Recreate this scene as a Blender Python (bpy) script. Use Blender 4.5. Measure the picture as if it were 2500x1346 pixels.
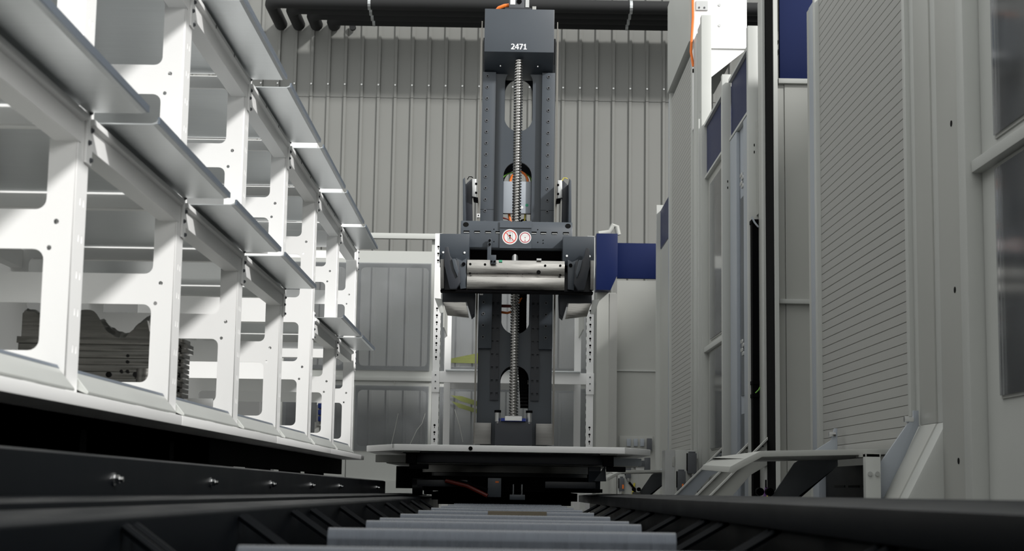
import bpy, bmesh, math, random
from mathutils import Vector, Matrix
random.seed(7)
for o in list(bpy.data.objects): bpy.data.objects.remove(o, do_unlink=True)
scene = bpy.context.scene
col = scene.collection
# ------------------------------------------------------------------ camera
F = 3875.0
RX, RY, RZ = ((0.9998738, -0.0156795, -0.0025567), (-0.0046045, -0.1319948, -0.9912397), (0.0152047, 0.9911264, -0.1320503))
cam = bpy.data.cameras.new('camera')
cam.sensor_width = 36.0; cam.lens = 36.0 * F / 2500.0
cam.clip_start = 0.05; cam.clip_end = 200
cam.dof.use_dof = True; cam.dof.focus_distance = 9.0; cam.dof.aperture_fstop = 9.0
cam_o = bpy.data.objects.new('camera', cam); col.objects.link(cam_o)
cam_o.matrix_world = Matrix((RX, RY, RZ)).to_4x4()
scene.camera = cam_o
def at(x, y, Y):
    c = Vector(((x - 1250.0) / F, -(y - 673.0) / F, -1.0))
    r = Vector((Vector(RX).dot(c), Vector(RY).dot(c), Vector(RZ).dot(c)))
    return r * (Y / r.y)
# ------------------------------------------------------------------ light
world = bpy.data.worlds.new('hall_daylight'); scene.world = world; world.use_nodes = True
bg = world.node_tree.nodes['Background']
bg.inputs[0].default_value = (0.985, 1.0, 0.98, 1); bg.inputs[1].default_value = 1.14
sun = bpy.data.lights.new('sun', 'SUN'); sun.energy = 3.5; sun.angle = math.radians(4.8); sun.color = (1.0, 0.985, 0.96)
sun_o = bpy.data.objects.new('sun', sun); col.objects.link(sun_o)
sun_o.rotation_euler = Vector((-1.0, 1.12, -0.92)).to_track_quat('-Z', 'Y').to_euler()
sun_o.location = (6, -3, 9)
rack_fill = bpy.data.lights.new('rack_fill_light', 'AREA'); rack_fill.shape = 'RECTANGLE'; rack_fill.size = 9.0; rack_fill.size_y = 3.6; rack_fill.energy = 620; rack_fill.color = (1.0, 0.995, 0.97)  # unseen fill light, added to brighten the shaded side of the rack
rack_fill_o = bpy.data.objects.new('rack_fill_light', rack_fill); col.objects.link(rack_fill_o); rack_fill_o.location = (6.40, -4.2, 3.6); rack_fill_o.rotation_euler = (math.radians(90), 0, math.radians(90))
scene.view_settings.view_transform = 'Standard'; scene.view_settings.look = 'None'
scene.view_settings.exposure = 0.0; scene.view_settings.gamma = 1.0; scene.view_settings.use_curve_mapping = False

# ------------------------------------------------------------------ materials
M = {}
def mat(name, c, rough=.5, metal=0., var=.06, scale=8., stretch=(1, 1, 1), bump=0., spec=.5, rvar=.1, coat=0.):
    m = bpy.data.materials.new(name); m.use_nodes = True; nt = m.node_tree; b = nt.nodes['Principled BSDF']
    tc = nt.nodes.new('ShaderNodeTexCoord'); mp = nt.nodes.new('ShaderNodeMapping'); mp.inputs['Scale'].default_value = stretch
    nz = nt.nodes.new('ShaderNodeTexNoise'); nz.inputs['Scale'].default_value = scale; nz.inputs['Detail'].default_value = 5
    nt.links.new(tc.outputs['Object'], mp.inputs[0]); nt.links.new(mp.outputs[0], nz.inputs['Vector'])
    mx = nt.nodes.new('ShaderNodeMix'); mx.data_type = 'RGBA'
    lo = [max(0, v * (1 - var)) for v in c]; hi = [min(1, v * (1 + var)) for v in c]
    mx.inputs[6].default_value = (*lo, 1); mx.inputs[7].default_value = (*hi, 1)
    nt.links.new(nz.outputs['Fac'], mx.inputs[0]); nt.links.new(mx.outputs[2], b.inputs['Base Color'])
    mr = nt.nodes.new('ShaderNodeMapRange'); mr.inputs[3].default_value = max(.02, rough - rvar / 2); mr.inputs[4].default_value = min(1, rough + rvar / 2)
    nt.links.new(nz.outputs['Fac'], mr.inputs[0]); nt.links.new(mr.outputs[0], b.inputs['Roughness'])
    b.inputs['Metallic'].default_value = metal; b.inputs['Specular IOR Level'].default_value = spec
    b.inputs['Coat Weight'].default_value = coat
    if bump:
        bp = nt.nodes.new('ShaderNodeBump'); bp.inputs['Strength'].default_value = bump; bp.inputs['Distance'].default_value = .002
        nt.links.new(nz.outputs['Fac'], bp.inputs['Height']); nt.links.new(bp.outputs[0], b.inputs['Normal'])
    M[name] = m; return m
mat('rack_white', (.90, .898, .89), .42, var=.02, scale=3)
mat('panel_grey', (.42, .425, .40), .45, var=.03, scale=4, bump=.02)
mat('panel_white', (.50, .51, .488), .42, var=.03, scale=4)
mat('panel_blueish', (.36, .39, .43), .40, var=.03, scale=4)
mat('slat_grey', (.37, .37, .352), .5, var=.03, scale=5)
mat('cladding', (.19, .192, .181), .42, var=.04, scale=2)
mat('left_wall', (.16, .163, .16), .6, var=.1, scale=1.2)
mat('light_block_dark', (.10, .10, .10), .7, var=.1, scale=1.2)
mat('floor_dark', (.20, .20, .195), .6, var=.3, scale=3)
mat('galvanised', (.66, .685, .695), .33, metal=.85, var=.10, scale=5, stretch=(1, 14, 1), bump=.03, rvar=.18)
mat('base_sheet', (.62, .635, .61), .32, metal=.4, var=.05, scale=5)
mat('galv_edge', (.22, .26, .32), .4, metal=.8, var=.1, scale=9)
mat('base_steel', (.22, .215, .205), .35, metal=.7, var=.2, scale=12, stretch=(.3, 1, 6))
mat('aluminium', (.60, .605, .60), .33, metal=.95, var=.1, scale=7, stretch=(1, 8, 1))
mat('milled_steel', (.47, .455, .43), .30, metal=1., var=.28, scale=9, stretch=(1, 3, 9), bump=.25, rvar=.25)
mat('mould_steel', (.27, .262, .245), .20, metal=1., var=.35, scale=14, stretch=(1, 1, 10), bump=.15, rvar=.2)
mat('rail_steel', (.24, .23, .21), .25, metal=.9, var=.2, scale=30, stretch=(1, 1, .1))
mat('chrome', (.78, .78, .78), .13, metal=1., var=.05, rvar=.05)
mat('screw_steel', (.50, .49, .475), .16, metal=1., var=.08, scale=20, rvar=.1)
mat('anthracite', (.050, .060, .073), .38, var=.1, scale=5, bump=.03)
mat('anthracite_dark', (.020, .023, .030), .42, var=.15, scale=6, bump=.05)
mat('rail_black', (.004, .005, .0065), .42, spec=.08, var=.3, scale=8, stretch=(1, .3, 1), rvar=.2)
mat('black', (.003, .003, .0035), .7, spec=.03, var=.2)
mat('pipe_black', (.008, .0085, .009), .75, var=.3, scale=9, bump=.2)
mat('hole_black', (.004, .004, .004), .8, spec=.1)
mat('blue', (.0045, .012, .066), .42, spec=.2, var=.06, scale=3)
mat('tie_steel', (.085, .095, .112), .28, metal=.6, var=.22, scale=16, stretch=(6, 1, 1), rvar=.2, bump=.08)
mat('tape_brown', (.20, .17, .12), .7, var=.2, scale=25)
mat('orange', (.85, .19, .02), .45)
mat('cable_green', (.16, .42, .05), .5)
mat('cable_yellow', (.65, .55, .05), .5)
mat('cable_purple', (.10, .03, .16), .5)
mat('cable_red', (.13, .012, .006), .5)
mat('sticker_white', (.72, .72, .71), .4)
mat('sticker_red', (.62, .045, .03), .4)
mat('sticker_dark_red', (.36, .004, .03), .4)
mat('digits_white', (.88, .88, .9), .4)
mat('plug_grey', (.085, .09, .10), .5)
mat('plastic_light', (.72, .72, .71), .4)
mat('yellow_film', (.15, .17, .045), .5, var=.25, scale=14, stretch=(1, 1, 8))
mat('wood_board', (.20, .165, .13), .7, var=.35, scale=20)
mat('nut_blue', (.012, .03, .22), .3)
mat('tag_green', (.05, .35, .2), .5)
def acrylic():
    m = bpy.data.materials.new('acrylic'); m.use_nodes = True; nt = m.node_tree; nt.nodes.remove(nt.nodes['Principled BSDF'])
    out = nt.nodes['Material Output']
    tr = nt.nodes.new('ShaderNodeBsdfTransparent'); tr.inputs[0].default_value = (.80, .81, .82, 1)
    gl = nt.nodes.new('ShaderNodeBsdfGlossy'); gl.inputs['Roughness'].default_value = .08
    df = nt.nodes.new('ShaderNodeBsdfDiffuse'); df.inputs[0].default_value = (.5, .52, .54, 1)
    fr = nt.nodes.new('ShaderNodeFresnel'); fr.inputs[0].default_value = 1.45
    m1 = nt.nodes.new('ShaderNodeMixShader'); m2 = nt.nodes.new('ShaderNodeMixShader')
    tc = nt.nodes.new('ShaderNodeTexCoord'); nz = nt.nodes.new('ShaderNodeTexNoise'); nz.inputs['Scale'].default_value = 2.5; nz.inputs['Detail'].default_value = 6
    mr = nt.nodes.new('ShaderNodeMapRange'); mr.inputs[1].default_value = .45; mr.inputs[2].default_value = .8; mr.inputs[3].default_value = .14; mr.inputs[4].default_value = .32
    nt.links.new(tc.outputs['Object'], nz.inputs['Vector']); nt.links.new(nz.outputs['Fac'], mr.inputs[0]); nt.links.new(mr.outputs[0], m1.inputs[0])
    nt.links.new(tr.outputs[0], m1.inputs[1]); nt.links.new(df.outputs[0], m1.inputs[2])
    nt.links.new(fr.outputs[0], m2.inputs[0]); nt.links.new(m1.outputs[0], m2.inputs[1]); nt.links.new(gl.outputs[0], m2.inputs[2])
    nt.links.new(m2.outputs[0], out.inputs[0]); M['acrylic'] = m
acrylic()

# ------------------------------------------------------------------ geometry helpers
WP = {}
def wpos(o): return WP.get(o.name, Vector((0, 0, 0)))
def link(name, me, m, parent=None, pos=(0, 0, 0)):
    o = bpy.data.objects.new(name, me); col.objects.link(o)
    if m and not me.materials: me.materials.append(M[m])
    pos = Vector(pos)
    if parent is not None:
        o.parent = parent; o.location = pos - wpos(parent)
    else: o.location = pos
    WP[o.name] = pos
    return o
def thing(name, label, cat, loc=(0, 0, 0), group=None, kind=None):
    o = bpy.data.objects.new(name, None); col.objects.link(o); o.location = loc; o.empty_display_size = .1
    WP[o.name] = Vector(loc)
    return tag(o, label, cat, group, kind)
def tag(o, label, cat, group=None, kind=None):
    o['label'] = label; o['category'] = cat
    if group: o['group'] = group
    if kind: o['kind'] = kind
    return o
class MB:
    def __init__(s): s.v = []; s.f = []
    def add(s, vs, fs):
        n = len(s.v); s.v += [tuple(v) for v in vs]; s.f += [tuple(i + n for i in f) for f in fs]; return s
    def box(s, x0, x1, y0, y1, z0, z1):
        return s.add([(x0, y0, z0), (x1, y0, z0), (x1, y1, z0), (x0, y1, z0), (x0, y0, z1), (x1, y0, z1), (x1, y1, z1), (x0, y1, z1)],
                     [(0, 3, 2, 1), (4, 5, 6, 7), (0, 1, 5, 4), (1, 2, 6, 5), (2, 3, 7, 6), (3, 0, 4, 7)])
    def prism(s, poly, axis, a, b):
        def P(u, v, w):
            return {'y': (u, w, v), 'x': (w, u, v), 'z': (u, v, w)}[axis]
        n = len(poly); vs = [P(u, v, a) for u, v in poly] + [P(u, v, b) for u, v in poly]
        fs = [tuple(range(n))[::-1], tuple(range(n, 2 * n))] + [(i, (i + 1) % n, n + (i + 1) % n, n + i) for i in range(n)]
        return s.add(vs, fs)
    def tube(s, pts, r, n=10, caps=True):
        pts = [Vector(p) for p in pts]; rs = r if isinstance(r, (list, tuple)) else [r] * len(pts)
        vs = []; fs = []; up = None
        for i, p in enumerate(pts):
            d = (pts[min(i + 1, len(pts) - 1)] - pts[max(i - 1, 0)]).normalized()
            if up is None: up = d.orthogonal().normalized()
            up = (up - d * up.dot(d)).normalized(); w = d.cross(up)
            for k in range(n):
                a = 2 * math.pi * k / n; vs.append(p + (up * math.cos(a) + w * math.sin(a)) * rs[i])
        for i in range(len(pts) - 1):
            for k in range(n): fs.append((i * n + k, i * n + (k + 1) % n, (i + 1) * n + (k + 1) % n, (i + 1) * n + k))
        if caps: fs += [tuple(range(n))[::-1], tuple(range((len(pts) - 1) * n, len(pts) * n))]
        return s.add(vs, fs)
    def mesh(s, name, smooth=False, bevel=0):
        me = bpy.data.meshes.new(name); me.from_pydata(s.v, [], s.f); me.update()
        bm = bmesh.new(); bm.from_mesh(me); bmesh.ops.recalc_face_normals(bm, faces=bm.faces)
        if bevel:
            es = [e for e in bm.edges if len(e.link_faces) == 2 and e.calc_face_angle(0) > .5]
            bmesh.ops.bevel(bm, geom=es, offset=bevel, segments=2, profile=.6, affect='EDGES', clamp_overlap=True)
        bm.to_mesh(me); bm.free()
        if smooth:
            for p in me.polygons: p.use_smooth = True
            if hasattr(me, 'set_sharp_from_angle'): me.set_sharp_from_angle(angle=math.radians(40))
        return me
    def build(s, name, m, parent=None, pos=(0, 0, 0), smooth=False, bevel=0):
        return link(name, s.mesh(name, smooth or bevel > 0, bevel), m, parent, pos)
def box(name, m, parent, x0, x1, y0, y1, z0, z1, bevel=0): return MB().box(x0, x1, y0, y1, z0, z1).build(name, m, parent, bevel=bevel)
def rrect(x0, x1, z0, z1, r, n=5):
    pts = []
    for cx, cz, a0 in ((x1 - r, z1 - r, 0), (x0 + r, z1 - r, 90), (x0 + r, z0 + r, 180), (x1 - r, z0 + r, 270)):
        for k in range(n + 1):
            a = math.radians(a0 + 90 * k / n); pts.append((cx + r * math.cos(a), cz + r * math.sin(a)))
    return pts
def stadium(x0, x1, z0, z1): return rrect(x0, x1, z0, z1, (x1 - x0) / 2 - 1e-4, 10)
def circle(cx, cz, r, n=16): return [(cx + r * math.cos(2 * math.pi * k / n), cz + r * math.sin(2 * math.pi * k / n)) for k in range(n)]
def plate_mesh(name, outer, holes, axis, a, b):
    """flat plate of real thickness between a and b along axis, with cut-outs"""
    cu = bpy.data.curves.new(name, 'CURVE'); cu.dimensions = '2D'; cu.fill_mode = 'BOTH'; cu.extrude = abs(b - a) / 2
    for loop in [outer] + holes:
        sp = cu.splines.new('POLY'); sp.points.add(len(loop) - 1); sp.use_cyclic_u = True
        for i, (u, v) in enumerate(loop): sp.points[i].co = (u, v, 0, 1)
    o = bpy.data.objects.new('tmp', cu); col.objects.link(o)
    me = bpy.data.meshes.new_from_object(o.evaluated_get(bpy.context.evaluated_depsgraph_get())); me.name = name
    bpy.data.objects.remove(o, do_unlink=True); bpy.data.curves.remove(cu)
    mid = (a + b) / 2
    for v in me.vertices:
        u, w, t = v.co.x, v.co.y, v.co.z
        v.co = {'y': (u, mid - t, w), 'x': (mid + t, u, w), 'z': (u, w, mid + t)}[axis]
    me.materials.clear()
    bm = bmesh.new(); bm.from_mesh(me); bmesh.ops.remove_doubles(bm, verts=bm.verts, dist=1e-5); bmesh.ops.recalc_face_normals(bm, faces=bm.faces); bm.to_mesh(me); bm.free()
    return me
def plate(name, m, parent, outer, holes, axis, a, b): return link(name, plate_mesh(name, outer, holes, axis, a, b), m, parent)
def rect(x0, x1, z0, z1): return [(x0, z0), (x1, z0), (x1, z1), (x0, z1)]
def struct(o): o['kind'] = 'structure'; return o

# ------------------------------------------------------------------ the setting
FL = -0.25
struct(box('floor', 'floor_dark', None, -9, 9, -12, 24, FL - .1, FL))
wl = struct(box('wall_left', 'left_wall', None, -2.7, -2.6, -10, 20.3, FL, 3.2))
for k in range(9):
    y = 3.2 + k * 1.7
    box('wall_panel', 'left_wall', wl, -2.6, -2.585, y, y + 1.1, FL + .05, 2.5)
struct(box('front_light_block', 'light_block_dark', None, -9, 9, -3.6, -3.5, FL, 1.9)); struct(box('wall_right', 'left_wall', None, 6.5, 6.6, -12, 24, FL, 6.8))  # low front screen: unseen, added to darken reflections near the floor
wb = struct(box('wall_back', 'cladding', None, -8, 5, 20.08, 20.2, FL, 8))
RP = 0.2168
w1 = MB()
for z_ in (1.74, 3.55, 5.40): w1.box(6.43, 6.5, -8.76, .36, z_, z_ + .06)
for k in range(7): w1.box(6.43, 6.5, -8.76 + k * 1.51, -8.70 + k * 1.51, 1.74, 5.46)
struct(w1.build('fill_light_frame', 'panel_white', None))  # unseen bars made up to surround the added fill light
prof = [(0, 0), (.07, 0), (.080, -.026), (.111, -.026), (.121, 0)]
pts = []
for k in range(5): pts += [(k * RP + u, w) for u, w in prof]
pts.append((5 * RP, 0))
def sheet_mesh(z0, z1):
    m = MB(); n = len(pts)
    m.add([(u, w, z0) for u, w in pts] + [(u, w, z1) for u, w in pts], [(i, i + 1, n + i + 1, n + i) for i in range(n - 1)])
    return m.mesh('cladding_sheet')
s_lo, s_hi = sheet_mesh(0, 5.215), sheet_mesh(0, 2.99)
for k in range(11):
    x = -7.44 + k * 5 * RP
    link('cladding_sheet', s_lo, 'cladding', wb, (x, 20.03, FL)); link('cladding_sheet', s_hi, 'cladding', wb, (x, 20.022, FL + 5.21))
sc = MB()
for k in range(55): sc.tube([(-7.44 + k * RP + .093, 19.996, 5.12), (-7.44 + k * RP + .093, 19.98, 5.12)], .012, 6)
o = sc.build('cladding_screw', 'aluminium', wb); o['kind'] = 'stuff'

# ------------------------------------------------------------------ storage rack on the left
FY = [2.24 + 1.005 * k for k in range(0, 8)] ; FY[-1] = 9.30      # planes of the upright frames
rack = thing('storage_rack', 'long white steel storage rack with cut-out upright frames along left side', 'rack', (-1.3, 5.8, FL))
def frame_mesh():
    holes = []
    zs = [(.262, .472), (.555, .735), (.85, 1.052), (1.134, 1.325)]
    for a, b in zs: holes.append(rrect(-1.60, -.958, a, b, .022))
    for z in (.21,): pass
    for z0 in (.50, 1.08): 
        holes.append(circle(-.936, z0 + .055 - .025, .006, 10)); holes.append(circle(-.948, z0 - .025, .0055, 10))
    outer = rect(-1.70, -.903, .1785, 1.366)
    return plate_mesh('upright_frame', outer, holes, 'y', -.0025, .0025)
def flange_mesh():
    holes = []
    for k in range(14):
        z = .27 + k * .0775
        if abs(z - .74) < .09 or abs(z - 1.335) < .09: continue
        for yy in (.036, .062): holes.append(rrect(yy - .003, yy + .003, z - .009, z + .009, .0028, 2))
    return plate_mesh('post_flange', rect(0, .085, .1785, 1.366), holes, 'x', -.903, -.899)
fm, flm = frame_mesh(), flange_mesh()
brk = MB().box(-.899, -.893, .044, .09, -.095, .03).mesh('bracket', bevel=.002)
blt = MB().tube([(0, 0, 0), (.006, 0, 0)], .0042, 6).tube([(0, 0, 0), (.0025, 0, 0)], .006, 10).mesh('bolt')
ret = MB().box(-.936, -.934, .0035, .085, .18, 1.36).box(-.934, -.9035, .0825, .085, .18, 1.36).mesh('post_return')
for i, y in enumerate(FY):
    fr = link('upright_frame', fm, 'rack_white', rack, (0, y, 0))
    link('post_flange', flm, 'rack_white', fr, (0, y, 0))
    link('post_return', ret, 'rack_white', fr, (0, y, 0))
    box('rear_flange', 'rack_white', fr, -1.70, -1.66, y, y + .05, .1785, 1.36)
    for z in (.760, 1.357):
        if (i < 5 or i > 4) and not (z < 1 and i == 4 and False):
            link('bracket', brk, 'rack_white', fr, (0, y, z))
            for dz, dy in ((.015, .058), (-.02, .075), (-.05, .058), (-.085, .075)):
                link('bolt', blt, 'plug_grey', fr, (-.893, y + dy, z + dz))
        box('tray_support', 'rack_white', rack, -1.66, -.93, y + .006, y + .036, z - .028, z + .013, bevel=.002)
def beam_mesh(L):
    pr = [(-.885, .003), (-.885, -.010), (-.897, -.015), (-.897, -.060), (-.948, -.060), (-.948, -.055), (-.9025, -.055), (-.9025, -.002), (-.945, -.002), (-.945, .003)]
    m = MB(); m.prism([(u, v) for u, v in pr], 'y', 0, L); return m.mesh('beam', bevel=.0015)
bm_n, bm_l = beam_mesh(.955), beam_mesh(.83)
bhole = MB().tube([(-.886, 0, 0), (-.8845, 0, 0)], .006, 8).mesh('beam_hole')
for i in range(0, 7):
    for z in (.760, 1.357):
        if z < 1 and i == 4: continue
        b = link('beam', bm_l if i == 6 else bm_n, 'rack_white', rack, (0, FY[i] + .066, z))
        rb = MB().box(-1.66, -1.62, FY[i] + .05, FY[i + 1], z - .06, z + .0).build('rear_beam', 'rack_white', rack)
        for q in ((.3, .62) if z > 1 else ()):
            link('beam_hole', bhole, 'hole_black', b, (0, FY[i] + .066 + q, z - .004))
# sheet metal trays (each a thing)
def tray_mesh(L):
    pr = [(-1.62, 0), (-.783, 0), (-.772, .003), (-.768, .014), (-.771, .014), (-.775, .006), (-.785, .0025), (-1.62, .0025)]
    return MB().prism([(-.897, 0)] + pr[1:7] + [(-.897, .0025)], 'y', 0, L).box(-1.62, -.8968, .0, L - .065, 0, .0025).mesh('sheet', bevel=0)
def edge_mesh(L): return MB().box(-.7725, -.7670, 0, L, .002, .0165).mesh('lip')
tm, te = tray_mesh(.90), edge_mesh(.90); tml, tel = tray_mesh(.80), edge_mesh(.80)
ordw = ['nearest the camera', 'second from the camera', 'third from the camera', 'fourth from the camera', 'fifth from the camera', 'sixth from the camera', 'farthest from the camera']
def tray(i, z, lev, order, me, ed, L):
    y = FY[i] + .16
    t = thing('sheet_tray', 'galvanised sheet tray overhanging the %s rack beam, %s' % (lev, order), 'tray', (-1.2, y, z + .0145), group='galvanised trays on the rack')
    s = link('sheet', me, 'galvanised', t, (0, y, z + .0145)); link('lip', ed, 'galv_edge', t, (0, y, z + .0145))
for k, i in enumerate([0, 1, 2, 3, 5, 6]): tray(i, .760, 'middle', ordw[k], tml if i == 6 else tm, tel if i == 6 else te, .8 if i == 6 else .9)
for k, i in enumerate([0, 1, 2, 3, 4, 5, 6]): tray(i, 1.357, 'top', ordw[k], tml if i == 6 else tm, tel if i == 6 else te, .8 if i == 6 else .9)
# lowest level: deck boards, bevelled base sheets
secs = [(0.6, 4.30), (4.305, 6.10), (6.105, 8.0), (8.005, 9.88)]
nm = ['nearest of the row', 'second from the camera', 'third from the camera', 'next to the crane platform']
for k, (a, b) in enumerate(secs):
    d = box('deck_board', 'rack_white', None, -1.66, -.872, a, b, .150, .178, bevel=.005)
    tag(d, 'white deck board along the foot of the rack, %s' % nm[k], 'deck board', 'deck boards under the rack')
def base_sheet(L):
    pr = [(-1.6, .2), (-.93, .2), (-.88, .1795), (-.876, .1795), (-.876, .184), (-.914, .230), (-.921, .230), (-.921, .223), (-.94, .206), (-1.6, .206)]
    return MB().prism(pr, 'y', 0, L).mesh('sheet', bevel=.0015)
def base_edge(L): return MB().prism([(-.9135, .2225), (-.909, .225), (-.914, .2325), (-.9215, .2325)], 'y', 0, L).mesh('lip')
bs, be = base_sheet(.90), base_edge(.90)
for i in range(7):
    y = FY[i] + .09
    t = thing('base_sheet', 'folded sheet with blue-grey lip on the lowest rack level, %s' % ordw[i], 'tray', (-1.2, y, .18), 'folded sheets on the lowest rack level')
    link('sheet', bs, 'base_sheet', t, (0, y, 0)); link('lip', be, 'galv_edge', t, (0, y, 0))
# feet under the deck
foot = MB().box(-.05, .05, -.03, .03, 0, .37).box(-.08, .08, -.05, .05, 0, .02).box(-.012, .012, -.06, .06, .25, .29)
fmesh = foot.mesh('support_foot')
for i in range(7):
    y = FY[i] + .04
    link('support_foot', fmesh, 'black', rack, (-1.05, y + .5, FL)); link('support_foot', fmesh, 'black', rack, (-1.55, y + .5, FL))
box('deck_under_shade', 'black', rack, -1.02, -1.0, 0.4, 5.4, FL, .149); box('deck_under_shade', 'black', rack, -1.02, -1.0, 0.4, 9.8, .06, .149)  # black sheets added to stand for the shade under the deck

# mould blocks stored in the rack
def mould(loc, label, w, d, h):
    x0, y0, z0 = loc
    t = thing('mould_block', label, 'mould', (x0 + w / 2, y0 + d / 2, z0))
    m = MB(); z = z0; n = 9; hh = h / n
    for k in range(n):
        ins = .004 if k % 2 else 0
        m.box(x0 + ins, x0 + w - ins, y0 + ins, y0 + d - ins, z0 + k * hh, z0 + (k + 1) * hh - .0006)
    m.build('block', 'mould_steel', t, bevel=.001)
    for fx in (.1, .45, .8): box('riser', 'black', t, x0 + w * fx, x0 + w * fx + .05, y0 + .02, y0 + d - .02, z0 - .028, z0)
    return t
mt = mould((-1.43, 4.62, .235), 'ribbed machined steel mould block standing on the lowest rack level', .475, .14, .18)
g = MB(); NX, NY = 46, 14
def hgt(u, v):
    return max(0, .030 * (1 + math.sin(u * 14.5 + .9)) * (1 - .35 * v) + .018 * math.sin(u * 5 + v * 5)) * (1.15 if u < .93 else .35)
for j in range(NY + 1):
    for i in range(NX + 1):
        u, v = i / NX, j / NY; st = hgt(u, v); st = round(st / .008) * .008 * .75 + st * .25 + (.004 if (i // 2) % 3 == 0 else 0)
        g.v.append((-1.42 + .40 * u, 4.63 + .12 * v, .4155 + st))
for j in range(NY):
    for i in range(NX): a = j * (NX + 1) + i; g.f.append((a, a + 1, a + NX + 2, a + NX + 1))
n0 = len(g.v)
for i in range(NX + 1): g.v.append((-1.42 + .40 * i / NX, 4.63, .414))
for i in range(NX): g.f.append((i, n0 + i, n0 + i + 1, i + 1))
g.build('moulded_relief', 'mould_steel', mt)
for hx, hz, r in ((312, 869, 4), (311, 884, 4.2), (296, 907, 4.2), (311, 907, 4.2), (265, 915, 7), (331, 915, 7)):
    p = at(hx, hz, 4.62); MB().tube([(p.x, 4.6185, p.z), (p.x, 4.64, p.z)], r * 4.62 / F, 14).build('drilled_hole', 'hole_black', mt)
p = at(345, 905, 4.60); MB().tube([(p.x, 4.645, .262), (p.x, 4.645, .325)], .032, 20).build('pin', 'mould_steel', mt, smooth=True)
gm = MB()
for k in range(12): gm.box(-.955, -.947 + (.010 if k in (9, 10) else 0), 4.65, 4.74, .245 + k * .0145, .245 + k * .0145 + .011)
gm.build('side_rib', 'mould_steel', mt)
t = box('angle_stop', 'aluminium', None, -1.10, -.925, 5.02, 5.03, .206, .262, bevel=.002); tag(t, 'small bent metal stop plate behind the mould block on lowest level', 'bracket')
pm = MB().prism(rrect(-1.10, -.80, .7775, .817, .012, 3), 'y', 3.60, 3.95).build('machined_plate', 'anthracite', None, bevel=.004)
tag(pm, 'dark machined plate with rounded end lying on the middle rack tray', 'workpiece')
wbd = box('wooden_board', 'wood_board', None, -1.05, -.835, 4.585, 4.80, .7775, .803, bevel=.002); tag(wbd, 'brown wooden board lying on the middle rack tray', 'board')
for k, (i, z, nm_) in enumerate(((3, 1.357, 'third'), (2, 1.357, 'second'))): pass
for i, w_ in ((4, 'third gap from the crane'), (5, 'second gap from the crane'), (6, 'gap nearest the crane')):
    y = FY[i] + .10
    t = box('pallet_edge', 'plastic_light', None, -1.15, -.80, y + .10, y + .55, 1.3742, 1.404, bevel=.003)
    tag(t, 'white pallet on the top rack level showing in the %s' % w_, 'pallet', 'pallets on the top rack level')

# ------------------------------------------------------------------ track in the aisle
track = thing('crane_track', 'black steel floor track with metal cross ties running down the aisle', 'track', (0, 0, 0))
def bar(name, m, pr, y0, y1, parent, bevel=.003): return MB().prism(pr, 'y', y0, y1).build(name, m, parent, bevel=bevel)
bar('rail', 'rail_black', [(-.60, -.16), (-.52, -.16), (-.52, -.044), (-.527, -.037), (-.60, -.030)], .35, 11.7, track)
bar('rail', 'rail_black', [(.50, -.062), (.64, -.062), (.64, .0), (.50, -.014)], .35, 11.7, track)
bar('rail_web', 'rail_black', [(.58, -.2), (.64, -.2), (.64, -.066), (.58, -.066)], .35, 11.7, track)
bar('cable_channel', 'rail_black', [(-.74, -.10), (-.61, -.10), (-.61, -.022), (-.74, -.016)], .35, 11.7, track)
kick = bar('side_plate', 'rail_black', [(-.765, -.2), (-.750, -.2), (-.750, .053), (-.765, .058)], .35, 9.6, track, bevel=.001)
bar('floor_strip', 'black', [(-.52, -.205), (.58, -.205), (.58, -.2), (-.52, -.2)], .35, 11.7, track, bevel=0)
hexb = MB().tube([(0, 0, 0), (.004, 0, 0)], .0125, 14).tube([(.004, 0, 0), (.013, 0, 0)], .0085, 6).tube([(.013, 0, 0), (.020, 0, 0)], .005, 8).mesh('bolt')
for y in (1.0, 2.0, 3.02, 4.0, 5.0, 6.0, 7.0, 8.95): link('bolt', hexb, 'chrome', track, (-.750, y, .013))
tie = MB().prism([(-.024, -.034)] + [(-.022 * math.cos(math.pi * k / 12), -.020 + .020 * math.sin(math.pi * k / 12)) for k in range(13)] + [(.024, -.034)], 'x', -.3125, .2862).mesh('cross_tie', smooth=True)
for v in tie.vertices: pass
brace = MB().tube([(-.515, .09, -.055), (-.30, -.02, -.19)], .008, 6).tube([(-.515, .15, -.055), (-.30, .04, -.19)], .008, 6).mesh('brace')
braceR = MB().tube([(.515, .09, -.064), (.28, -.02, -.19)], .008, 6).tube([(.515, .15, -.064), (.28, .04, -.19)], .008, 6).mesh('brace')
for k, y in enumerate((1.0, 1.86, 2.78, 3.51, 3.87, 4.59, 5.48, 6.37, 7.25, 8.07, 8.95)):
    tz = link('cross_tie', tie, 'tie_steel', track, (0, y, -.065))
    link('brace', brace, 'rail_black', track, (0, y + .2, 0)); link('brace', braceR, 'rail_black', track, (0, y + .2, 0))
    box('tie_leg', 'black', tz, -.2, -.16, y - .015, y + .015, -.2, -.094); box('tie_leg', 'black', tz, .13, .17, y - .015, y + .015, -.2, -.094)
    if abs(y - 5.48) < .01: box('tape', 'tape_brown', tz, -.075, .125, y - .0235, y + .0235, -.0830, -.0640)
track.rotation_euler = (-.0034, 0, -.0036)
# ------------------------------------------------------------------ stacker crane
C = thing('stacker_crane', 'dark grey stacker crane with number 2471, ball screw mast and white platform', 'crane', (.05, 10.4, -.06))
XC = .052
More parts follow.
